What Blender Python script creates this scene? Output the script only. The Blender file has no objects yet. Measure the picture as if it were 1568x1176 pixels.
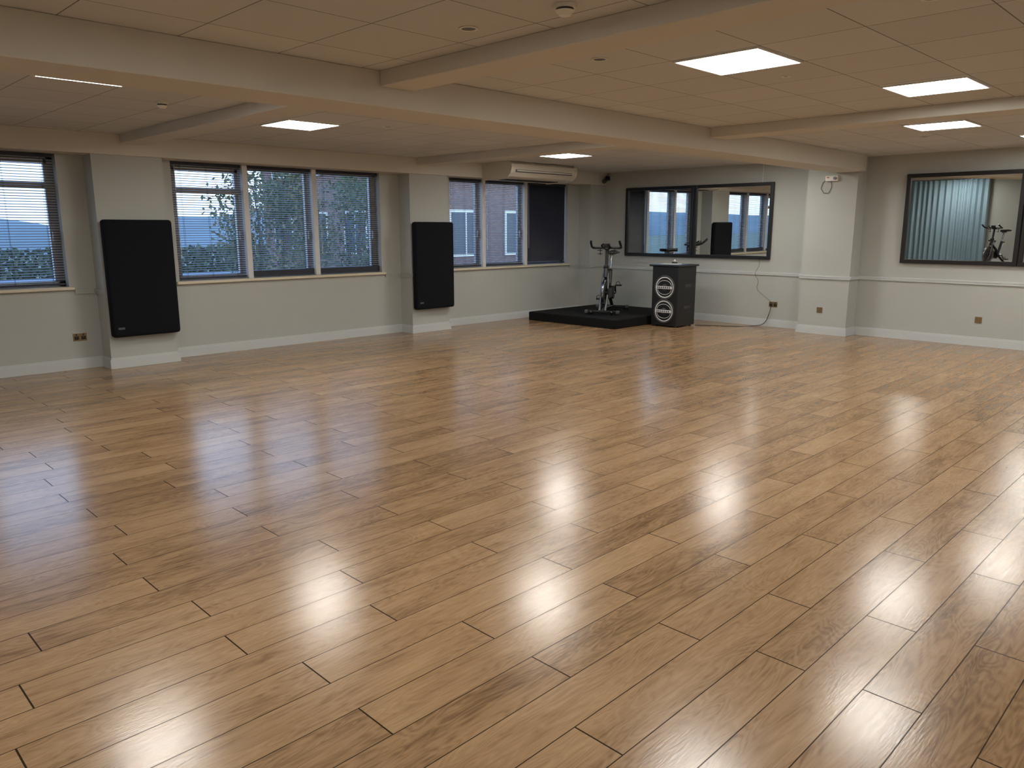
import bpy, bmesh, math, random
from mathutils import Vector, Matrix
random.seed(7)
S=bpy.context.scene
S.view_settings.view_transform='Standard'
# ---------------------------------------------------------------- materials
def mat(name, col, rough=0.6, metal=0.0, noise=0.0, nscale=20, bump=0.0, bscale=200, spec=0.5):
    m=bpy.data.materials.new(name); m.use_nodes=True
    nt=m.node_tree; b=nt.nodes['Principled BSDF']
    b.inputs['Base Color'].default_value=(*col,1); b.inputs['Roughness'].default_value=rough
    b.inputs['Metallic'].default_value=metal; b.inputs['Specular IOR Level'].default_value=spec
    g=nt.nodes.new('ShaderNodeNewGeometry')
    n=nt.nodes.new('ShaderNodeTexNoise'); n.inputs['Scale'].default_value=nscale; n.inputs['Detail'].default_value=4
    nt.links.new(g.outputs['Position'],n.inputs['Vector'])
    mx=nt.nodes.new('ShaderNodeMix'); mx.data_type='RGBA'
    k=max(noise,0.02)
    mx.inputs[6].default_value=(*[c*(1-k) for c in col],1); mx.inputs[7].default_value=(*[min(1,c*(1+k)) for c in col],1)
    nt.links.new(n.outputs['Fac'],mx.inputs[0]); nt.links.new(mx.outputs[2],b.inputs['Base Color'])
    if bump>0:
        n2=nt.nodes.new('ShaderNodeTexNoise'); n2.inputs['Scale'].default_value=bscale
        nt.links.new(g.outputs['Position'],n2.inputs['Vector'])
        bp=nt.nodes.new('ShaderNodeBump'); bp.inputs['Strength'].default_value=bump; bp.inputs['Distance'].default_value=0.002
        nt.links.new(n2.outputs['Fac'],bp.inputs['Height']); nt.links.new(bp.outputs['Normal'],b.inputs['Normal'])
    return m
def emis(name,col,s):
    m=bpy.data.materials.new(name); m.use_nodes=True; nt=m.node_tree
    nt.nodes.remove(nt.nodes['Principled BSDF'])
    e=nt.nodes.new('ShaderNodeEmission'); e.inputs[0].default_value=(*col,1); e.inputs[1].default_value=s
    nt.links.new(e.outputs[0],nt.nodes['Material Output'].inputs[0]); return m
def M(nt,op,a,b=None,c=None):
    n=nt.nodes.new('ShaderNodeMath'); n.operation=op
    for i,v in enumerate((a,b,c)):
        if v is None: continue
        if isinstance(v,(int,float)): n.inputs[i].default_value=v
        else: nt.links.new(v,n.inputs[i])
    return n.outputs[0]

def floor_mat():
    m=bpy.data.materials.new('oak_laminate'); m.use_nodes=True; nt=m.node_tree; L=nt.links; b=nt.nodes['Principled BSDF']
    g=nt.nodes.new('ShaderNodeNewGeometry'); sp=nt.nodes.new('ShaderNodeSeparateXYZ'); L.new(g.outputs['Position'],sp.inputs[0])
    W=0.195; LN=1.33
    v=M(nt,'MULTIPLY_ADD',sp.outputs[0],1/W,0.26); row=M(nt,'FLOOR',v); fv=M(nt,'FRACT',v)
    wr=nt.nodes.new('ShaderNodeTexWhiteNoise'); wr.noise_dimensions='1D'; L.new(row,wr.inputs['W'])
    off=M(nt,'MULTIPLY_ADD',row,0.5,M(nt,'MULTIPLY',wr.outputs['Value'],0.22))
    u=M(nt,'ADD',M(nt,'MULTIPLY',sp.outputs[1],1/LN),off); colm=M(nt,'FLOOR',u); fu=M(nt,'FRACT',u)
    ev=M(nt,'MULTIPLY',M(nt,'MINIMUM',fv,M(nt,'SUBTRACT',1.0,fv)),W)
    eu=M(nt,'MULTIPLY',M(nt,'MINIMUM',fu,M(nt,'SUBTRACT',1.0,fu)),LN)
    lv=M(nt,'LESS_THAN',ev,0.0021); lu=M(nt,'LESS_THAN',eu,0.0030)
    cmb=nt.nodes.new('ShaderNodeCombineXYZ'); L.new(row,cmb.inputs[0]); L.new(colm,cmb.inputs[1])
    wn=nt.nodes.new('ShaderNodeTexWhiteNoise'); wn.noise_dimensions='2D'; L.new(cmb.outputs[0],wn.inputs['Vector'])
    r=wn.outputs['Value']
    # grain coordinates
    c2=nt.nodes.new('ShaderNodeCombineXYZ'); L.new(M(nt,'MULTIPLY',sp.outputs[0],7.0),c2.inputs[0]); L.new(M(nt,'MULTIPLY',sp.outputs[1],1.3),c2.inputs[1]); L.new(M(nt,'MULTIPLY',r,37.0),c2.inputs[2])
    n1=nt.nodes.new('ShaderNodeTexNoise'); n1.inputs['Scale'].default_value=1.3; n1.inputs['Detail'].default_value=3; n1.inputs['Roughness'].default_value=0.45; n1.inputs['Distortion'].default_value=0.5
    L.new(c2.outputs[0],n1.inputs['Vector'])
    # contour rings (cathedral grain)
    ring=M(nt,'FRACT',M(nt,'MULTIPLY',n1.outputs['Fac'],16.0)); ring=M(nt,'ABSOLUTE',M(nt,'SUBTRACT',ring,0.5))
    c3=nt.nodes.new('ShaderNodeCombineXYZ'); L.new(M(nt,'MULTIPLY',sp.outputs[0],90.0),c3.inputs[0]); L.new(M(nt,'MULTIPLY',sp.outputs[1],5.0),c3.inputs[1]); L.new(r,c3.inputs[2])
    n2=nt.nodes.new('ShaderNodeTexNoise'); n2.inputs['Scale'].default_value=1.0; n2.inputs['Detail'].default_value=4; L.new(c3.outputs[0],n2.inputs['Vector'])
    # soft streaky blotches + small knots
    n3=nt.nodes.new('ShaderNodeTexNoise'); n3.inputs['Scale'].default_value=2.0; n3.inputs['Detail'].default_value=5; n3.inputs['Roughness'].default_value=0.6
    c4=nt.nodes.new('ShaderNodeCombineXYZ'); L.new(M(nt,'MULTIPLY',sp.outputs[0],4.5),c4.inputs[0]); L.new(sp.outputs[1],c4.inputs[1]); L.new(M(nt,'MULTIPLY',r,11.0),c4.inputs[2]); L.new(c4.outputs[0],n3.inputs['Vector'])
    f=M(nt,'ADD',M(nt,'MULTIPLY',ring,0.26),M(nt,'MULTIPLY',n2.outputs['Fac'],0.34))
    f=M(nt,'ADD',f,M(nt,'MULTIPLY',n3.outputs['Fac'],0.62)); f=M(nt,'ADD',f,M(nt,'MULTIPLY',r,0.16))
    cr=nt.nodes.new('ShaderNodeValToRGB'); cr.color_ramp.elements[0].position=0.36; cr.color_ramp.elements[0].color=(0.140,0.082,0.041,1)
    cr.color_ramp.elements[1].position=0.92; cr.color_ramp.elements[1].color=(0.435,0.290,0.163,1)
    e=cr.color_ramp.elements.new(0.59); e.color=(0.300,0.186,0.098,1)
    L.new(f,cr.inputs[0])
    line=M(nt,'MAXIMUM',M(nt,'MULTIPLY',lv,0.9),M(nt,'MULTIPLY',lu,0.95))
    mx=nt.nodes.new('ShaderNodeMix'); mx.data_type='RGBA'; mx.inputs[7].default_value=(0.018,0.012,0.008,1)
    L.new(line,mx.inputs[0]); L.new(cr.outputs[0],mx.inputs[6]); L.new(mx.outputs[2],b.inputs['Base Color'])
    L.new(M(nt,'MULTIPLY_ADD',n2.outputs['Fac'],0.08,0.165),b.inputs['Roughness'])
    L.new(M(nt,'MULTIPLY',M(nt,'SUBTRACT',1.0,line),0.45),b.inputs['Specular IOR Level'])
    c5=nt.nodes.new('ShaderNodeCombineXYZ'); L.new(M(nt,'MULTIPLY',sp.outputs[0],130.0),c5.inputs[0]); L.new(M(nt,'MULTIPLY',sp.outputs[1],22.0),c5.inputs[1])
    n5=nt.nodes.new('ShaderNodeTexNoise'); n5.inputs['Scale'].default_value=1.0; n5.inputs['Detail'].default_value=3; L.new(c5.outputs[0],n5.inputs['Vector'])
    bp=nt.nodes.new('ShaderNodeBump'); bp.inputs['Strength'].default_value=0.28; bp.inputs['Distance'].default_value=0.001
    L.new(n5.outputs['Fac'],bp.inputs['Height']); L.new(bp.outputs['Normal'],b.inputs['Normal'])
    return m
def tile_mat():
    m=bpy.data.materials.new('ceiling_tiles'); m.use_nodes=True; nt=m.node_tree; L=nt.links; b=nt.nodes['Principled BSDF']
    tc=nt.nodes.new('ShaderNodeTexCoord'); sp=nt.nodes.new('ShaderNodeSeparateXYZ'); L.new(tc.outputs['Object'],sp.inputs[0])
    u=M(nt,'MULTIPLY',sp.outputs[0],1/0.6); v=M(nt,'MULTIPLY',sp.outputs[1],1/0.6)
    fu=M(nt,'FRACT',u); fv=M(nt,'FRACT',v)
    d=M(nt,'MINIMUM',M(nt,'MINIMUM',fu,M(nt,'SUBTRACT',1.0,fu)),M(nt,'MINIMUM',fv,M(nt,'SUBTRACT',1.0,fv)))
    line=M(nt,'LESS_THAN',d,0.0055)
    cmb=nt.nodes.new('ShaderNodeCombineXYZ'); L.new(M(nt,'FLOOR',u),cmb.inputs[0]); L.new(M(nt,'FLOOR',v),cmb.inputs[1])
    wn=nt.nodes.new('ShaderNodeTexWhiteNoise'); wn.noise_dimensions='2D'; L.new(cmb.outputs[0],wn.inputs['Vector'])
    n=nt.nodes.new('ShaderNodeTexNoise'); n.inputs['Scale'].default_value=150; n.inputs['Detail'].default_value=3; L.new(tc.outputs['Object'],n.inputs['Vector'])
    f=M(nt,'ADD',M(nt,'MULTIPLY',wn.outputs['Value'],0.35),M(nt,'MULTIPLY',n.outputs['Fac'],0.65))
    mx=nt.nodes.new('ShaderNodeMix'); mx.data_type='RGBA'; mx.inputs[6].default_value=(0.51,0.515,0.51,1); mx.inputs[7].default_value=(0.645,0.65,0.645,1); L.new(f,mx.inputs[0])
    m2=nt.nodes.new('ShaderNodeMix'); m2.data_type='RGBA'; m2.inputs[7].default_value=(0.16,0.155,0.15,1); L.new(line,m2.inputs[0]); L.new(mx.outputs[2],m2.inputs[6])
    L.new(m2.outputs[2],b.inputs['Base Color']); b.inputs['Roughness'].default_value=0.9
    bp=nt.nodes.new('ShaderNodeBump'); bp.inputs['Strength'].default_value=0.3; bp.inputs['Distance'].default_value=0.003
    L.new(M(nt,'SUBTRACT',n.outputs['Fac'],line),bp.inputs['Height']); L.new(bp.outputs['Normal'],b.inputs['Normal'])
    return m
def brick_mat():
    m=bpy.data.materials.new('brick'); m.use_nodes=True; nt=m.node_tree; L=nt.links; b=nt.nodes['Principled BSDF']
    g=nt.nodes.new('ShaderNodeNewGeometry'); sp=nt.nodes.new('ShaderNodeSeparateXYZ'); L.new(g.outputs['Position'],sp.inputs[0])
    c=nt.nodes.new('ShaderNodeCombineXYZ'); L.new(M(nt,'ADD',sp.outputs[0],sp.outputs[1]),c.inputs[0]); L.new(sp.outputs[2],c.inputs[1])
    br=nt.nodes.new('ShaderNodeTexBrick'); br.inputs['Scale'].default_value=4.4; br.inputs['Color1'].default_value=(0.22,0.13,0.10,1); br.inputs['Color2'].default_value=(0.15,0.09,0.075,1); br.inputs['Mortar'].default_value=(0.27,0.24,0.21,1)
    br.inputs['Mortar Size'].default_value=0.012; L.new(c.outputs[0],br.inputs['Vector']); L.new(br.outputs['Color'],b.inputs['Base Color']); b.inputs['Roughness'].default_value=0.9
    return m
def glass_mat():
    m=bpy.data.materials.new('window_glass'); m.use_nodes=True; nt=m.node_tree; L=nt.links
    nt.nodes.remove(nt.nodes['Principled BSDF'])
    t=nt.nodes.new('ShaderNodeBsdfTransparent'); t.inputs[0].default_value=(0.93,0.96,0.97,1)
    g=nt.nodes.new('ShaderNodeBsdfGlossy'); g.inputs['Roughness'].default_value=0.02
    lw=nt.nodes.new('ShaderNodeLayerWeight'); lw.inputs['Blend'].default_value=0.5
    fac=M(nt,'MULTIPLY_ADD',M(nt,'POWER',lw.outputs['Facing'],5.0),0.9,0.05)
    x=nt.nodes.new('ShaderNodeMixShader'); L.new(fac,x.inputs[0]); L.new(t.outputs[0],x.inputs[1]); L.new(g.outputs[0],x.inputs[2])
    L.new(x.outputs[0],nt.nodes['Material Output'].inputs[0]); return m
WALL=mat('wall_paint',(0.45,0.465,0.445),0.75,noise=0.03,nscale=3,bump=0.1,bscale=300)
BEAM=mat('beam_paint',(0.60,0.575,0.515),0.7,noise=0.03,nscale=3)
TRIM=mat('trim_gloss',(0.57,0.60,0.61),0.4,noise=0.02)
SILL=mat('sill_cream',(0.66,0.60,0.47),0.45)
UPVC=mat('upvc_frame',(0.66,0.67,0.68),0.35)
BLIND=mat('blind_slats',(0.020,0.024,0.042),0.45)
BLACKF=mat('black_fabric',(0.006,0.007,0.010),0.9,noise=0.3,nscale=60,bump=0.4,bscale=500,spec=0.2)
BLACK=mat('black_satin',(0.010,0.010,0.011),0.35)
CARPET=mat('black_carpet',(0.008,0.008,0.008),0.95,noise=0.4,nscale=120,bump=0.6,bscale=400,spec=0.2)
CHROME=mat('chrome',(0.30,0.31,0.33),0.25,1.0)
GREYM=mat('grey_metal',(0.12,0.125,0.135),0.4,0.6)
WHITE=mat('white_plastic',(0.78,0.77,0.72),0.4)
IVORY=mat('ivory_plastic',(0.66,0.62,0.53),0.45)
BRASS=mat('brass',(0.32,0.23,0.12),0.35,0.9)
DARK=mat('dark_grille',(0.05,0.05,0.05),0.6)
MIRROR=mat('mirror_glass',(0.86,0.89,0.88),0.0,1.0)
PRINT=mat('white_print',(0.72,0.73,0.74),0.5)
CURT=mat('curtain_fabric',(0.30,0.42,0.50),0.85,noise=0.06)
WOODD=mat('door_wood',(0.34,0.20,0.10),0.4,noise=0.2,nscale=6)
FLOOR=floor_mat(); TILE=tile_mat(); BRICK=brick_mat(); GLASS=glass_mat()
LEDM=emis('led_diffuser',(1.0,0.96,0.885),33)
# ---------------------------------------------------------------- builder
class B:
    def __init__(s): s.v=[];s.f=[];s.m=[];s.mats=[];s.sm=[]
    def mi(s,m):
        if m not in s.mats: s.mats.append(m)
        return s.mats.index(m)
    def add(s,vs,fs,m,smooth=False):
        o=len(s.v); s.v+= [tuple(x) for x in vs]; k=s.mi(m)
        for f in fs: s.f.append([o+i for i in f]); s.m.append(k); s.sm.append(smooth)
    def box(s,a,b,m,rot=None,bev=0):
        x0,y0,z0=a;x1,y1,z1=b
        if bev>0:
            bm=bmesh.new(); bmesh.ops.create_cube(bm,size=1)
            for v in bm.verts: v.co=Vector((v.co.x*(x1-x0)+(x0+x1)/2,v.co.y*(y1-y0)+(y0+y1)/2,v.co.z*(z1-z0)+(z0+z1)/2))
            bmesh.ops.bevel(bm,geom=bm.edges[:],offset=bev,segments=3,affect='EDGES',profile=0.5)
            bm.verts.index_update(); vs=[v.co.copy() for v in bm.verts]; fs=[[v.index for v in f.verts] for f in bm.faces]; bm.free()
        else:
            vs=[Vector(p) for p in ((x0,y0,z0),(x1,y0,z0),(x1,y1,z0),(x0,y1,z0),(x0,y0,z1),(x1,y0,z1),(x1,y1,z1),(x0,y1,z1))]
            fs=[(0,3,2,1),(4,5,6,7),(0,1,5,4),(1,2,6,5),(2,3,7,6),(3,0,4,7)]
        if rot is not None: vs=[rot@v for v in vs]
        s.add(vs,fs,m)
    def cyl(s,p,q,r,m,n=16,r2=None):
        p=Vector(p);q=Vector(q);d=(q-p).normalized(); r2=r if r2 is None else r2
        a=d.orthogonal().normalized(); c=d.cross(a)
        vs=[];
        for base,rr in ((p,r),(q,r2)):
            for i in range(n):
                t=2*math.pi*i/n; vs.append(base+(a*math.cos(t)+c*math.sin(t))*rr)
        s.add(vs,[(i,(i+1)%n,n+(i+1)%n,n+i) for i in range(n)],m,True)
        s.add(vs,[tuple(range(n-1,-1,-1)),tuple(range(n,2*n))],m)
    def tube(s,pts,r,m,n=10):
        pts=[Vector(p) for p in pts]
        prev=None; vs=[]
        for i,p in enumerate(pts):
            d=((pts[min(i+1,len(pts)-1)]-pts[max(i-1,0)])).normalized()
            a=d.orthogonal().normalized() if prev is None else (prev-d*prev.dot(d)).normalized()
            prev=a; c=d.cross(a)
            for k in range(n):
                t=2*math.pi*k/n; vs.append(p+(a*math.cos(t)+c*math.sin(t))*r)
        fs=[]
        for i in range(len(pts)-1):
            for k in range(n): fs.append((i*n+k,i*n+(k+1)%n,(i+1)*n+(k+1)%n,(i+1)*n+k))
        s.add(vs,fs,m,True); e=(len(pts)-1)*n
        s.add(vs,[tuple(range(n-1,-1,-1)),tuple(range(e,e+n))],m)
    def ring(s,c,axis,R,r,m,n=32,k=8,sq=1.0):
        c=Vector(c);d=Vector(axis).normalized();a=d.orthogonal().normalized();b=d.cross(a);vs=[];fs=[]
        for i in range(n):
            t=2*math.pi*i/n; u=a*math.cos(t)+b*math.sin(t)
            for j in range(k):
                w=2*math.pi*j/k; vs.append(c+u*(R+r*math.cos(w))+d*(r*sq*math.sin(w)))
        for i in range(n):
            for j in range(k): fs.append((i*k+j,((i+1)%n)*k+j,((i+1)%n)*k+(j+1)%k,i*k+(j+1)%k))
        s.add(vs,fs,m,True)
    def extr(s,prof,axis,a0,a1,m,smooth=False):
        n=len(prof); vs=[]
        for a in (a0,a1):
            for u,v in prof: vs.append((u,a,v) if axis=='y' else (a,u,v))
        s.add(vs,[(i,(i+1)%n,n+(i+1)%n,n+i) for i in range(n)],m,smooth); s.add(vs,[tuple(range(n-1,-1,-1)),tuple(range(n,2*n))],m)
    def done(s,name,xf=None,origin=None):
        vs=[Vector(v) for v in s.v]
        if xf is not None: vs=[xf@v for v in vs]
        if origin is None:
            origin=Vector(((min(v.x for v in vs)+max(v.x for v in vs))/2,(min(v.y for v in vs)+max(v.y for v in vs))/2,min(v.z for v in vs)))
        origin=Vector(origin)
        me=bpy.data.meshes.new(name); me.from_pydata([v-origin for v in vs],[],s.f)
        for m in s.mats: me.materials.append(m)
        me.polygons.foreach_set('material_index',s.m); me.polygons.foreach_set('use_smooth',s.sm); me.update()
        bm=bmesh.new(); bm.from_mesh(me); 
        bmesh.ops.recalc_face_normals(bm,faces=bm.faces); bm.to_mesh(me); bm.free()
        o=bpy.data.objects.new(name,me); o.location=origin; S.collection.objects.link(o); return o
# ---------------------------------------------------------------- dimensions (metres)
YB=-3.4; YF=12.05; XR=12.6; H=2.64; BZ=2.41
PIL=[(-1.5,-0.75),(2.93,3.70),(7.32,8.07),(11.60,YF)]
WINS=[(-0.5,2.65,[0.55,1.6]),(3.90,6.97,[4.86,5.88]),(8.34,11.26,[9.12,10.15])]
SZ=0.95
# floor
b=B(); b.box((-0.25,YB-0.2,-0.1),(XR+0.2,YF+0.2,0),FLOOR); b.done('floor')
# window wall
b=B(); b.box((-0.25,YB-0.2,0),(0,YF+0.2,SZ-0.02),WALL)
ys=[YB-0.2]+[v for w in WINS for v in w[:2]]+[YF+0.2]
for i in range(0,len(ys),2): b.box((-0.25,ys[i],SZ-0.02),(0,ys[i+1],H+0.1),WALL)
for w in WINS: b.box((-0.25,w[0],BZ),(0,w[1],H+0.1),WALL)
for p in PIL: b.box((0,p[0],0),(0.275,p[1],BZ),WALL)
b.done('wall_left')
# far wall
b=B(); b.box((0,YF,0),(XR,YF+0.2,H+0.1),WALL); PX=(4.425,5.175); PY=11.72
b.box((PX[0],PY,0),(PX[1],YF,H),WALL); b.done('wall_far')
b=B(); b.box((XR,YB-0.2,0),(XR+0.2,YF+0.2,H+0.1),WALL); b.done('wall_right')
b=B(); b.box((0,YB-0.2,0),(XR,YB,H+0.1),WALL); b.done('wall_back')
# ceiling beams
b=B(); b.box((0.0,YB,BZ),(0.31,YF,H),BEAM,bev=0.006); b.done('beam_window_side')
GB=(4.83,5.28)
b=B(); b.box((GB[0],YB,BZ),(GB[1],PY,H),BEAM,bev=0.006); b.done('beam_main')
CB=[(-1.2,-0.9),(3.24,3.52),(7.45,7.75)]
for y0,y1 in CB:
    b=B(); b.box((0.31,y0,H-0.10),(GB[0],y1,H),BEAM,bev=0.005); b.box((GB[1],y0,H-0.10),(XR,y1,H),BEAM,bev=0.005); b.done('beam_cross')
# ceiling bays with own tile grid origin
def bay(x0,x1,y0,y1,o):
    b=B(); b.box((x0,y0,H),(x1,y1,H+0.08),TILE); b.done('ceiling',origin=(o[0],o[1],H))
yy=[YB,-1.05,3.38,7.6,YF]
OL=[(2.1,1.5),(3.47,1.62),(2.15,3.97),(1.85,8.40)]; OR=[(6.85,.3),(6.85,1.9),(6.83,4.37),(6.77,8.64)]
XM=5.05
for i in range(4):
    bay(-0.25,XM,yy[i],yy[i+1],OL[i]); bay(XM,XR+0.2,yy[i],yy[i+1],OR[i])
def panel(x,y):
    b=B(); z=H
    b.box((x+0.006,y+0.006,z-0.012),(x+0.594,y+0.02,z-0.001),WHITE); b.box((x+0.006,y+0.58,z-0.012),(x+0.594,y+0.594,z-0.001),WHITE)
    b.box((x+0.006,y+0.02,z-0.012),(x+0.02,y+0.58,z-0.001),WHITE); b.box((x+0.58,y+0.02,z-0.012),(x+0.594,y+0.58,z-0.001),WHITE)
    b.box((x+0.02,y+0.02,z-0.008),(x+0.58,y+0.58,z-0.001),LEDM); b.done('led_ceiling_panel')
for x,y in [(2.15,3.97),(1.85,8.40),(3.95,5.77),(3.65,10.2),(3.47,1.62),(2.1,-2.7),
            (6.83,4.37),(7.43,6.22),(6.77,8.64),(7.4,10.48),(6.85,1.3),(6.85,-2.1),
            (10.45,4.42),(10.45,9.28),(10.45,0.7)]:
    panel(x,y)
# baseboards and dado rails
def skirt(pts,name,z0,z1,t,m,top=None):
    b=B()
    for (a,c,n) in pts:
        a=Vector(a);c=Vector(c);n=Vector(n)
        lo=(min(a.x,c.x,a.x+n.x*t,c.x+n.x*t),min(a.y,c.y,a.y+n.y*t,c.y+n.y*t),z0)
        hi=(max(a.x,c.x,a.x+n.x*t,c.x+n.x*t),max(a.y,c.y,a.y+n.y*t,c.y+n.y*t),z1)
        b.box(lo,hi,m)
        if top: 
            t2=t*top[1]
            lo=(min(a.x,c.x,a.x+n.x*t2,c.x+n.x*t2),min(a.y,c.y,a.y+n.y*t2,c.y+n.y*t2),z1)
            hi=(max(a.x,c.x,a.x+n.x*t2,c.x+n.x*t2),max(a.y,c.y,a.y+n.y*t2,c.y+n.y*t2),z1+top[0])
            b.box(lo,hi,m)
    return b.done(name)
def left_runs(t=0.018):
    r=[]; y=YB
    for p in PIL:
        r.append(((0,y),(0,p[0]),(1,0)))
        r.append(((0,p[0]),(0.275+t,p[0]),(0,-1))); r.append(((0.275,p[0]),(0.275,p[1]),(1,0)))
        if p[1]<YF: r.append(((0,p[1]),(0.275+t,p[1]),(0,1)))
        y=p[1]
    return r
far_runs=[((0,YF),(PX[0],YF),(0,-1)),((PX[0],YF),(PX[0],PY-0.018),(-1,0)),((PX[0],PY),(PX[1],PY),(0,-1)),((PX[1],YF),(PX[1],PY-0.018),(1,0)),((PX[1],YF),(XR,YF),(0,-1))]
skirt(left_runs(),'baseboard_left',0,0.105,0.018,TRIM,(0.02,0.5)); skirt(far_runs,'baseboard_far',0,0.105,0.018,TRIM,(0.02,0.5))
skirt([((XR,YB),(XR,YF),(-1,0))],'baseboard_right',0,0.105,0.018,TRIM,(0.02,0.5)); skirt([((0,YB),(XR,YB),(0,1))],'baseboard_back',0,0.105,0.018,TRIM,(0.02,0.5))
rr=[]
for a,c,n in left_runs():
    if n==(1,0) and a[0]==0:
        segs=[(a[1],c[1])]
        for w in WINS:
            ns=[]
            for s0,s1 in segs:
                if w[1]<=s0 or w[0]>=s1: ns.append((s0,s1)); continue
                if w[0]-0.05>s0: ns.append((s0,w[0]-0.05))
                if w[1]+0.05<s1: ns.append((w[1]+0.05,s1))
            segs=ns
        rr+=[((0,s0),(0,s1),n) for s0,s1 in segs]
    else: rr.append((a,c,n))
skirt(rr,'trim_1',0.865,0.895,0.02,WALL,(0.02,1.4)); skirt(far_runs,'trim_2',0.845,0.875,0.02,TRIM,(0.02,1.4))
skirt([((XR,YB),(XR,YF),(-1,0))],'trim_3',0.845,0.875,0.02,TRIM,(0.02,1.4))
# ---------------------------------------------------------------- windows & blinds
def window(idx,w):
    y0,y1,sp=w; b=B()
    b.box((-0.22,y0-0.045,SZ-0.035),(0.045,y1+0.045,SZ),SILL,bev=0.006)
    for a,c in ((y0,y0+0.06),(y1-0.06,y1)): b.box((-0.19,a,SZ),(-0.12,c,BZ),UPVC)
    b.box((-0.19,y0,BZ-0.06),(-0.12,y1,BZ),UPVC); b.box((-0.19,y0,SZ),(-0.12,y1,SZ+0.06),UPVC)
    for s in sp: b.box((-0.2,s-0.036,SZ),(-0.015,s+0.036,BZ),UPVC,bev=0.004)
    e=[y0]+sp+[y1]
    for i in range(len(e)-1):
        a=e[i]+0.05; c=e[i+1]-0.05
        if i==0 and idx!=3 or (idx==1):
            b.box((-0.185,a,2.04),(-0.115,c,2.11),UPVC)
            b.box((-0.18,a,2.11),(-0.125,a+0.04,BZ-0.05),UPVC); b.box((-0.18,c-0.04,2.11),(-0.125,c,BZ-0.05),UPVC); b.box((-0.18,a,BZ-0.1),(-0.125,c,BZ-0.05),UPVC)
        for q in (a,c-0.045): b.box((-0.18,q,SZ+0.05),(-0.13,q+0.045,BZ-0.05),UPVC)
        b.add([(-0.155,a,SZ+0.05),(-0.155,c,SZ+0.05),(-0.155,c,BZ-0.05),(-0.155,a,BZ-0.05)],[(0,1,2,3)],GLASS)
        b.box((-0.12,c-0.03,1.45),(-0.095,c-0.012,1.57),WHITE)
    b.done('window_%d'%idx)
    for i in range(len(e)-1):
        a=e[i]+(0.045 if i else 0.015); c=e[i+1]-(0.045 if i<len(e)-2 else 0.015)
        closed=(idx==3 and i==2)
        k=B(); k.box((-0.09,a,BZ-0.04),(-0.04,c,BZ-0.002),BLIND)
        zt=BZ-0.055; zb=SZ+0.05; 
        if idx==2 and i>0: zb=SZ+0.10
        tilt=math.radians(74 if closed else 18); hw=0.0165
        z=zt; 
        while z>zb:
            dz=hw*math.sin(tilt); dx=hw*math.cos(tilt)
            k.add([(-0.065-dx,a,z+dz),(-0.065-dx,c,z+dz),(-0.065,c,z+0.002),(-0.065,a,z+0.002),(-0.065+dx,c,z-dz),(-0.065+dx,a,z-dz)],[(0,1,2,3),(3,2,4,5)],BLIND)
            z-=0.029
        k.box((-0.08,a,zb-0.03 if zb<SZ+0.08 else SZ+0.015),(-0.05,c,zb-0.008),BLIND)
        for q in (a+0.12,(a+c)/2,c-0.12):
            for xx in (-0.083,-0.047): k.cyl((xx,q,zb-0.01),(xx,q,zt+0.02),0.0015,BLIND,5)
        k.cyl((-0.035,a+0.05,1.25),(-0.05,a+0.05,BZ-0.03),0.003,WHITE,6)
        k.done('venetian_blind')
for i,w in enumerate(WINS): window(i+1,w)
# ---------------------------------------------------------------- black hanging acoustic panels
for yc in (3.325,7.70):
    b=B(); y0=yc-0.385; y1=yc+0.385
    b.box((0.295,y0,0.37),(0.40,y1,1.70),BLACKF,bev=0.035)
    b.box((0.275,yc-0.2,1.4),(0.30,yc+0.2,1.5),GREYM); b.box((0.275,yc-0.2,0.55),(0.30,yc+0.2,0.65),GREYM)
    b.box((0.399,y0+0.06,0.46),(0.404,y0+0.13,0.485),GREYM)
    b.done('wall_acoustic_panel')
# ---------------------------------------------------------------- mirrors
def mirror(x0,x1,z0,z1,tilt):
    b=B(); xm=(x0+x1)/2; fw=0.055
    for a,c in ((x0,xm-0.004),(xm+0.004,x1)):
        b.box((a,-0.05,0),(a+fw,0,z1-z0),BLACK,bev=0.008); b.box((c-fw,-0.05,0),(c,0,z1-z0),BLACK,bev=0.008)
        b.box((a+fw-0.01,-0.048,0),(c-fw+0.01,0,fw),BLACK,bev=0.006); b.box((a+fw-0.01,-0.048,z1-z0-fw),(c-fw+0.01,0,z1-z0),BLACK,bev=0.006)
        b.box((a+fw-0.005,-0.022,fw-0.005),(c-fw+0.005,-0.01,z1-z0-fw+0.005),MIRROR)
    xf=Matrix.Translation((0,YF-0.003,z0))@Matrix.Rotation(math.radians(tilt),4,'X')
    b.done('wall_mirror',xf)
mirror(0.80,3.74,1.10,2.34,0.3); mirror(5.76,8.70,1.11,2.36,1.0)
# ---------------------------------------------------------------- stage
b=B(); b.box((0.30,9.9,0.0),(2.22,11.98,0.145),CARPET,bev=0.008); b.box((0.32,9.92,0.10),(2.20,11.96,0.15),CARPET); b.done('stage_platform')
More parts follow.
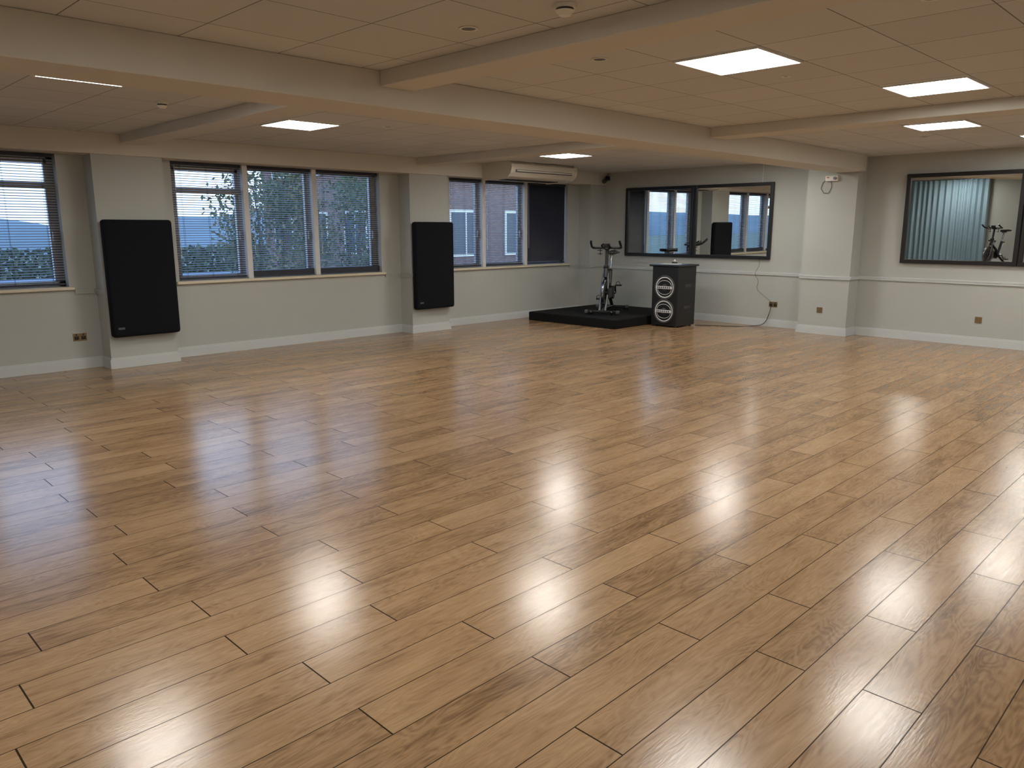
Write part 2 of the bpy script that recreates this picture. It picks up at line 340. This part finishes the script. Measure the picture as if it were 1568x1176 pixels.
# ---------------------------------------------------------------- speaker lectern
b=B(); x0,x1,y0,y1=2.32,2.82,10.76,11.30
b.box((x0,y0,0.02),(x1,y1,0.99),BLACK,bev=0.01); b.box((x0-0.05,y0-0.03,0.99),(x1+0.03,y1+0.03,1.02),BLACK,bev=0.006)
for fx in (x0+0.05,x1-0.05):
    for fy in (y0+0.05,y1-0.05): b.cyl((fx,fy,0),(fx,fy,0.03),0.02,BLACK)
xc=(x0+x1)/2
for zc in (0.26,0.65):
    b.ring((xc,y0-0.004,zc),(0,1,0),0.165,0.010,PRINT,40,8,0.6); b.ring((xc,y0-0.004,zc),(0,1,0),0.19,0.010,DARK,40,8)
    b.cyl((xc,y0-0.001,zc),(xc,y0-0.004,zc),0.15,BLACK,40)
    b.cyl((xc,y0-0.004,zc),(xc,y0-0.02,zc),0.055,DARK,24,0.035)
    b.box((xc-0.15,y0-0.025,zc-0.022),(xc+0.15,y0-0.012,zc+0.022),PRINT,bev=0.004)
    for k in range(7): b.box((xc-0.125+k*0.037,y0-0.028,zc-0.012),(xc-0.105+k*0.037,y0-0.0245,zc+0.012),DARK)
    for s in (-1,1):
        pts=[(xc+0.13*math.cos(t),y0-0.008,zc+s*0.03+s*0.085*math.sin(t)) for t in [math.pi*j/14 for j in range(15)]]
        b.tube(pts,0.004,PRINT,6)
for zz in (0.35,0.7): b.box((x1-0.002,y0+0.2,zz-0.05),(x1+0.006,y0+0.38,zz+0.0),DARK,bev=0.004)
b.done('dj_speaker_lectern')
b=B(); R=Matrix.Translation((2.52,11.0,1.0215))@Matrix.Rotation(0.3,4,'Z')
b.box((-0.15,-0.105,0),(0.15,0.105,0.003),WHITE,R); b.box((-0.11,-0.1,0.003),(0.17,0.09,0.006),PRINT,R@Matrix.Rotation(0.25,4,'Z')); b.done('paper_sheets')
b=B(); b.cyl((2.42,11.25,1.021),(2.42,11.25,1.055),0.05,DARK,20,0.042); b.ring((2.42,11.25,1.055),(0,0,1),0.036,0.006,WHITE,20); b.cyl((2.42,11.25,1.055),(2.42,11.25,1.09),0.02,WHITE,12,0.012); b.done('microphone_base')
# ---------------------------------------------------------------- exercise bike
def bike(loc,ang,name='spin_bike'):
    b=B(); K=BLACK; G=GREYM
    for x,w in ((0.52,0.27),(-0.50,0.27)):
        b.box((x-0.03,-w,0.03),(x+0.03,w,0.075),K,bev=0.012)
        for s in (-1,1):
            b.cyl((x,s*(w-0.03),0),(x,s*(w-0.03),0.035),0.03,K,14); b.box((x-0.036,s*w-0.03,0.026),(x+0.036,s*w+0.03,0.08),G,bev=0.01)
    for s in (-1,1): b.cyl((0.56,s*0.16,0.045),(0.56,s*0.19,0.045),0.035,K,18)
    b.tube([(0.50,0,0.06),(0.1,0,0.09),(-0.48,0,0.06)],0.028,CHROME,12)
    b.cyl((0.32,-0.018,0.36),(0.32,0.018,0.36),0.215,G,48); b.ring((0.32,0,0.36),(0,1,0),0.215,0.026,CHROME,48,10); b.cyl((0.32,-0.05,0.36),(0.32,0.05,0.36),0.04,K,20)
    for s in (-1,1):
        b.tube([(0.50,s*0.05,0.07),(0.32,s*0.055,0.36),(0.27,s*0.05,0.55),(0.22,s*0.03,0.70)],0.021,G,10)
        b.ring((0.32,s*0.02,0.36),(0,1,0),0.11,0.012,K,32,6)
    b.tube([(0.25,0,0.62),(0.19,0,0.80)],0.042,K,14)
    b.tube([(0.20,0,0.78),(0.155,0,1.10)],0.028,K,12)
    b.box((0.17,-0.04,0.77),(0.24,0.04,0.83),K,bev=0.01)
    b.cyl((0.2,0.03,0.76),(0.2,0.10,0.76),0.022,K,12)
    b.tube([(0.22,0,0.66),(0.0,0,0.50),(-0.12,0,0.34)],0.035,K,12)
    b.tube([(-0.12,0,0.33),(-0.30,0,0.2),(-0.48,0,0.07)],0.03,K,12)
    b.tube([(-0.10,0,0.33),(-0.24,0,0.72)],0.034,K,12); b.tube([(-0.23,0,0.70),(-0.31,0,0.98)],0.022,CHROME,12); b.cyl((-0.24,0.02,0.70),(-0.24,-0.08,0.70),0.02,K,12)
    b.tube([(-0.40,0,0.985),(-0.22,0,0.985)],0.02,CHROME,10)
    prof=[(-0.46,0.0,0.125),(-0.42,0,0.13),(-0.34,0,0.09),(-0.24,0,0.04),(-0.16,0,0.028),(-0.13,0,0.012)]
    vs=[];fs=[];n=12
    for x,_,w in prof:
        for j in range(n):
            t=2*math.pi*j/n; vs.append((x,w*math.cos(t),1.03+0.032*math.sin(t)))
    for i in range(len(prof)-1):
        for j in range(n): fs.append((i*n+j,i*n+(j+1)%n,(i+1)*n+(j+1)%n,(i+1)*n+j))
    fs.append(tuple(range(n))); fs.append(tuple(range((len(prof)-1)*n,len(prof)*n))); b.add(vs,fs,K,True)
    b.box((-0.20,0.045,0.26),(0.36,0.085,0.44),K,bev=0.018); b.cyl((-0.11,0.04,0.34),(-0.11,0.092,0.34),0.115,K,30)
    b.cyl((-0.11,-0.13,0.34),(-0.11,0.13,0.34),0.022,CHROME,14)
    for s,a in ((1,0.9),(-1,0.9+math.pi)):
        e=(-0.11+0.17*math.cos(a),s*0.13,0.34+0.17*math.sin(a)); b.tube([(-0.11,s*0.12,0.34),e],0.014,CHROME,8)
        b.box((e[0]-0.05,min(s*0.14,s*0.24),e[2]-0.014),(e[0]+0.05,max(s*0.14,s*0.24),e[2]+0.014),K,bev=0.006)
        b.tube([(e[0]+0.05,s*0.15,e[2]),(e[0]+0.09,s*0.16,e[2]+0.05),(e[0]+0.03,s*0.19,e[2]+0.07),(e[0]+0.09,s*0.22,e[2]+0.05),(e[0]+0.05,s*0.23,e[2])],0.006,K,6)
    b.tube([(0.12,0,0.60),(0.08,0,0.72)],0.012,CHROME,8); b.cyl((0.08,0,0.71),(0.07,0,0.76),0.025,K,14)
    b.box((0.10,-0.035,1.085),(0.22,0.035,1.125),K,bev=0.01)
    b.tube([(0.15,-0.22,1.12),(0.15,0.22,1.12)],0.018,K,10)
    for s in (-1,1):
        b.tube([(0.15,s*0.21,1.12),(0.17,s*0.245,1.125),(0.25,s*0.255,1.15),(0.33,s*0.25,1.20),(0.37,s*0.245,1.235)],0.020,K,10)
        b.tube([(0.15,s*0.07,1.12),(0.27,s*0.07,1.14),(0.34,s*0.065,1.17),(0.36,s*0.03,1.19)],0.016,K,10)
        b.ring((0.19,s*0.12,1.08),(0,0,1),0.04,0.006,K,20,6); b.ring((0.19,s*0.12,1.02),(0,0,1),0.038,0.005,K,20,6); b.box((0.15,s*0.12-0.006,1.0),(0.158,s*0.12+0.006,1.12),K)
    b.box((0.20,-0.06,1.13),(0.225,0.06,1.20),K,bev=0.006)
    xf=Matrix.Translation(loc)@Matrix.Rotation(ang,4,'Z')
    return b.done(name,xf)
bike((1.33,10.84,0.151),math.radians(-62)); bike((3.6,-2.3,0.0),math.radians(110))
# ---------------------------------------------------------------- under-ceiling AC unit
b=B(); y0,y1=8.78,10.36
prof=[(0.31,2.635),(0.93,2.635),(0.97,2.60),(0.975,2.54),(0.95,2.47),(0.88,2.41),(0.78,2.385),(0.31,2.375)]
b.extr(prof,'y',y0+0.04,y1-0.04,IVORY); 
p2=[(0.31,2.64),(0.94,2.64),(0.985,2.60),(0.99,2.54),(0.965,2.46),(0.89,2.40),(0.78,2.372),(0.31,2.365)]
b.extr(p2,'y',y0,y0+0.05,IVORY); b.extr(p2,'y',y1-0.05,y1,IVORY)
b.box((0.955,y0+0.12,2.475),(0.978,y1-0.12,2.515),GREYM); b.box((0.950,y0+0.13,2.488),(0.986,y1-0.13,2.508),IVORY)
for k in range(18): yk=y0+0.2+k*0.068; b.box((0.5,yk,2.372),(0.72,yk+0.03,2.382),DARK)
b.done('ceiling_air_conditioner')
# ---------------------------------------------------------------- sockets, alarm, detectors
def socket(p,axis,double,plate,ins,name='wall_socket'):
    b=B(); w=0.073 if double else 0.043
    b.box((-w,-0.009,-0.043),(w,0,0.043),plate,bev=0.003)
    for c in ((-0.037,0.037) if double else (0,)):
        b.box((c-0.024,-0.0115,-0.03),(c+0.024,-0.008,0.012),ins,bev=0.001); b.box((c-0.008,-0.014,0.018),(c+0.008,-0.008,0.036),ins,bev=0.001)
        b.box((c-0.003,-0.0125,-0.001),(c+0.003,-0.011,0.008),BRASS); 
    xf=Matrix.Translation(p)@Matrix.Rotation(axis,4,'Z'); b.done(name,xf)
socket((0.0,2.70,0.37),math.pi/2,True,BRASS,BLACK)
socket((3.84,YF,0.37),0,True,BRASS,BLACK); socket((4.76,PY,0.37),0,False,BRASS,BRASS); socket((6.85,YF,0.36),0,False,BRASS,BRASS)
b=B(); b.box((4.71,PY-0.05,2.29),(4.90,PY,2.37),WHITE,bev=0.008); b.cyl((4.86,PY-0.05,2.33),(4.86,PY-0.075,2.33),0.022,GREYM,16)
b.box((4.735,PY-0.054,2.335),(4.77,PY-0.049,2.35),mat('red_lens',(0.5,0.05,0.03),0.3))
b.tube([(4.72,PY-0.01,2.32),(4.66,PY-0.012,2.27),(4.64,PY-0.012,2.19),(4.69,PY-0.012,2.12),(4.76,PY-0.012,2.12),(4.80,PY-0.012,2.2),(4.79,PY-0.012,2.29)],0.004,GREYM,6)
b.done('alarm_box')
def smoke(x,y,r=0.055):
    b=B(); b.cyl((x,y,H-0.001),(x,y,H-0.018),r,WHITE,28); b.cyl((x,y,H-0.018),(x,y,H-0.028),r*0.75,DARK,24,r*0.72); b.cyl((x,y,H-0.028),(x,y,H-0.05),r*0.85,WHITE,24,r*0.5); b.done('smoke_detector')
smoke(7.18,2.95); smoke(2.9,2.72,0.05)
def spot(x,y,r=0.045):
    b=B(); b.ring((x,y,H-0.003),(0,0,1),r,0.008,WHITE,28,8,0.5); b.cyl((x,y,H-0.001),(x,y,H-0.004),r*0.8,GREYM,24); b.done('recessed_downlight')
for x,y in [(6.53,2.92),(6.55,4.0),(7.12,5.35),(8.45,4.05),(2.95,5.0),(6.6,9.9)]: spot(x,y,0.045 if x!=7.12 else 0.025)
b=B(); b.box((0.32,11.98,2.50),(0.38,12.05,2.58),BLACK,bev=0.006); b.tube([(0.35,11.99,2.53),(0.38,11.93,2.50)],0.012,BLACK); b.cyl((0.35,11.96,2.505),(0.43,11.80,2.47),0.04,BLACK,18); b.done('security_camera')
# cables
def cable(name,pts,r,m):
    cu=bpy.data.curves.new(name,'CURVE'); cu.dimensions='3D'; sp=cu.splines.new('BEZIER'); sp.bezier_points.add(len(pts)-1)
    for q,p in zip(sp.bezier_points,pts): q.co=p; q.handle_left_type=q.handle_right_type='AUTO'
    cu.bevel_depth=r; cu.materials.append(m); o=bpy.data.objects.new(name,cu); S.collection.objects.link(o)
cable('power_cable',[(3.82,YF-0.03,0.35),(3.80,YF-0.05,0.22),(3.72,YF-0.06,0.05),(3.6,YF-0.15,0.008),(3.35,YF-0.45,0.007),(3.1,YF-0.6,0.007),(2.84,11.3,0.007)],0.006,DARK)
cable('mirror_cable',[(3.56,YF-0.03,1.10),(3.55,YF-0.012,1.0),(3.50,YF-0.03,0.86),(3.56,YF-0.03,0.74),(3.54,YF-0.02,0.62),(3.66,YF-0.04,0.52),(3.80,YF-0.02,0.42)],0.003,GREYM)
cable('mirror_cable',[(3.52,YF-0.008,2.62),(3.52,YF-0.008,2.45),(3.52,YF-0.01,2.34)],0.004,WHITE)
# curtain + door on the back wall (seen in the mirrors)
b=B(); vs=[];fs=[]; n=260; x0,x1=0.5,3.05
for i in range(n+1):
    x=x0+(x1-x0)*i/n; y=YB+0.12+0.045*math.sin(x*38+1.2*math.sin(x*5))
    vs+=[(x,y,0.02),(x,y+0.01*math.sin(x*20),1.3),(x,y*0.98+0.02*YB,2.56)]
for i in range(n):
    for k in range(2): fs.append((i*3+k,(i+1)*3+k,(i+1)*3+k+1,i*3+k+1))
b.add(vs,fs,CURT,True); b.cyl((0.3,YB+0.12,2.57),(3.3,YB+0.12,2.57),0.016,CHROME)
for x in (0.4,1.8,3.2): b.box((x-0.01,YB,2.56),(x+0.01,YB+0.12,2.585),CHROME)
b.done('curtain')
yb=YB+0.02
b=B(); b.box((4.4,yb,0.0),(5.3,yb+0.045,2.05),WOODD,bev=0.004)
for a,c in ((4.33,4.4),(5.3,5.37)): b.box((a,yb,0),(c,yb+0.06,2.12),TRIM)
b.box((4.33,yb,2.05),(5.37,yb+0.06,2.12),TRIM); b.box((4.55,yb+0.04,1.1),(4.8,yb+0.05,1.8),DARK); b.tube([(5.2,yb+0.05,1.0),(5.2,yb+0.09,1.0),(5.08,yb+0.09,1.0)],0.01,CHROME); b.done('door_1')
# ---------------------------------------------------------------- exterior
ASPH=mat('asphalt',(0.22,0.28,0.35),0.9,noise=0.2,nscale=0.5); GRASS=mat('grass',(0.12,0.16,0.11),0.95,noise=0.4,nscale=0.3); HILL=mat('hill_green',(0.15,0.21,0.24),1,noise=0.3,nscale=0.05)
LEAF=mat('leaves',(0.085,0.11,0.055),0.8,noise=0.6,nscale=2.0); LEAF2=mat('leaves_autumn',(0.20,0.16,0.08),0.8,noise=0.5,nscale=2.0); BARK=mat('bark',(0.08,0.06,0.045),0.9,noise=0.3)
GZ=-3.2
b=B(); b.box((-400,-400,GZ-0.2),(-0.3,400,GZ),GRASS); b.box((-75,-60,GZ),(-4.5,60,GZ+0.02),ASPH); b.done('exterior_ground')
b=B(); vs=[];fs=[]; n=110
for i in range(n+1):
    y=-400+i*7; h=3+2.0*math.sin(i*0.35)+1.3*math.sin(i*0.9+1)+random.random()*1.0
    vs+=[(-150,y,GZ),(-155,y,GZ+h),(-190,y,GZ+h*0.8+3),(-260,y,GZ+h+5)]
for i in range(n):
    for k in range(3): fs.append((i*4+k,(i+1)*4+k,(i+1)*4+k+1,i*4+k+1))
b.add(vs,fs,HILL,True); b.done('distant_hills')
def tree(x,y,h,r,nl,name='tree',autumn=0.25):
    b=B(); b.cyl((x,y,GZ),(x,y,GZ+h*0.6),0.16,BARK,10,0.09)
    rnd=random.Random(int(x*10+y)); cs=[]
    for i in range(18):
        a=rnd.uniform(0,6.28); d=rnd.uniform(0.2,0.9)*r; z=GZ+h-r*1.1+rnd.uniform(-1,1)*r*0.85
        c=Vector((x+d*math.cos(a),y+d*math.sin(a),z)); cs.append((c,r*rnd.uniform(0.25,0.45)))
        b.cyl((x,y,GZ+h*0.35+rnd.random()*h*0.2),c,0.04,BARK,6,0.010)
    for i in range(nl):
        c,rr=rnd.choice(cs); v=Vector((rnd.gauss(0,1),rnd.gauss(0,1),rnd.gauss(0,1))).normalized()*rr*rnd.uniform(0.4,1.2); p=c+v
        a=Vector((rnd.gauss(0,1),rnd.gauss(0,1),rnd.gauss(0,1))).normalized(); q=a.orthogonal().normalized(); s=rnd.uniform(0.03,0.07)
        b.add([p-a*s,p+q*s*0.5,p+a*s,p-q*s*0.5],[(0,1,2,3)],LEAF2 if rnd.random()<autumn else LEAF)
    b.done(name)
tree(-5.2,8.0,6.1,1.65,7500); tree(-7.5,11.4,6.3,1.9,8000,autumn=0.15); tree(-9,6.0,3.6,1.5,3500,'bush',0.4); tree(-12,2.0,3.4,1.5,2500,'bush',0.3)
b=B()
rnd=random.Random(3)
for i in range(9000):
    p=Vector((-76+rnd.uniform(-1,1),rnd.uniform(-60,60),GZ+rnd.uniform(0,2.8))); a=Vector((rnd.gauss(0,1),rnd.gauss(0,1),rnd.gauss(0,1))).normalized(); q=a.orthogonal().normalized(); s=rnd.uniform(0.25,0.5)
    b.add([p-a*s,p+q*s*0.6,p+a*s,p-q*s*0.6],[(0,1,2,3)],LEAF)
b.done('hedge')
b=B(); bx0,bx1,by0,by1=-20,-9.5,15.5,34
b.box((bx0,by0,GZ),(bx1,by1,6.2),BRICK); b.box((bx0-0.3,by0-0.3,6.2),(bx1+0.3,by1+0.3,6.5),WHITE)
DG=mat('dark_glass',(0.05,0.07,0.09),0.1)
for zz in (-2.2,0.7,3.5):
    for k in range(7):
        y=by0+0.9+k*2.5
        b.box((bx1-0.02,y,zz),(bx1+0.05,y+1.4,zz+1.5),WHITE)
        for q in (0,1): b.box((bx1+0.03,y+0.08+q*0.66,zz+0.08),(bx1+0.07,y+0.66+q*0.66,zz+1.42),DG)
    for k in range(4):
        x=bx0+0.9+k*2.5
        b.box((x,by0-0.05,zz),(x+1.4,by0+0.02,zz+1.5),WHITE)
        for q in (0,1): b.box((x+0.08+q*0.66,by0-0.07,zz+0.08),(x+0.66+q*0.66,by0-0.03,zz+1.42),DG)
b.done('brick_building')
# ---------------------------------------------------------------- world
w=bpy.data.worlds.new('World'); S.world=w; w.use_nodes=True; nt=w.node_tree; bg=nt.nodes['Background']
tc=nt.nodes.new('ShaderNodeTexCoord'); sp=nt.nodes.new('ShaderNodeSeparateXYZ'); nt.links.new(tc.outputs['Generated'],sp.inputs[0])
cr=nt.nodes.new('ShaderNodeValToRGB'); nt.links.new(sp.outputs[2],cr.inputs[0])
cr.color_ramp.elements[0].position=0.0; cr.color_ramp.elements[0].color=(0.64,0.81,1.0,1)
cr.color_ramp.elements[1].position=0.5; cr.color_ramp.elements[1].color=(0.36,0.57,1.0,1)
nt.links.new(cr.outputs[0],bg.inputs[0]); bg.inputs[1].default_value=2.9
# ---------------------------------------------------------------- camera
cam=bpy.data.cameras.new('camera'); co=bpy.data.objects.new('camera',cam); S.collection.objects.link(co); S.camera=co
cam.lens=27.0; cam.sensor_width=36; cam.clip_start=0.05; cam.clip_end=1000
co.location=(9.775,0,1.6); co.rotation_euler=(math.radians(90-11.44),0,math.radians(45))
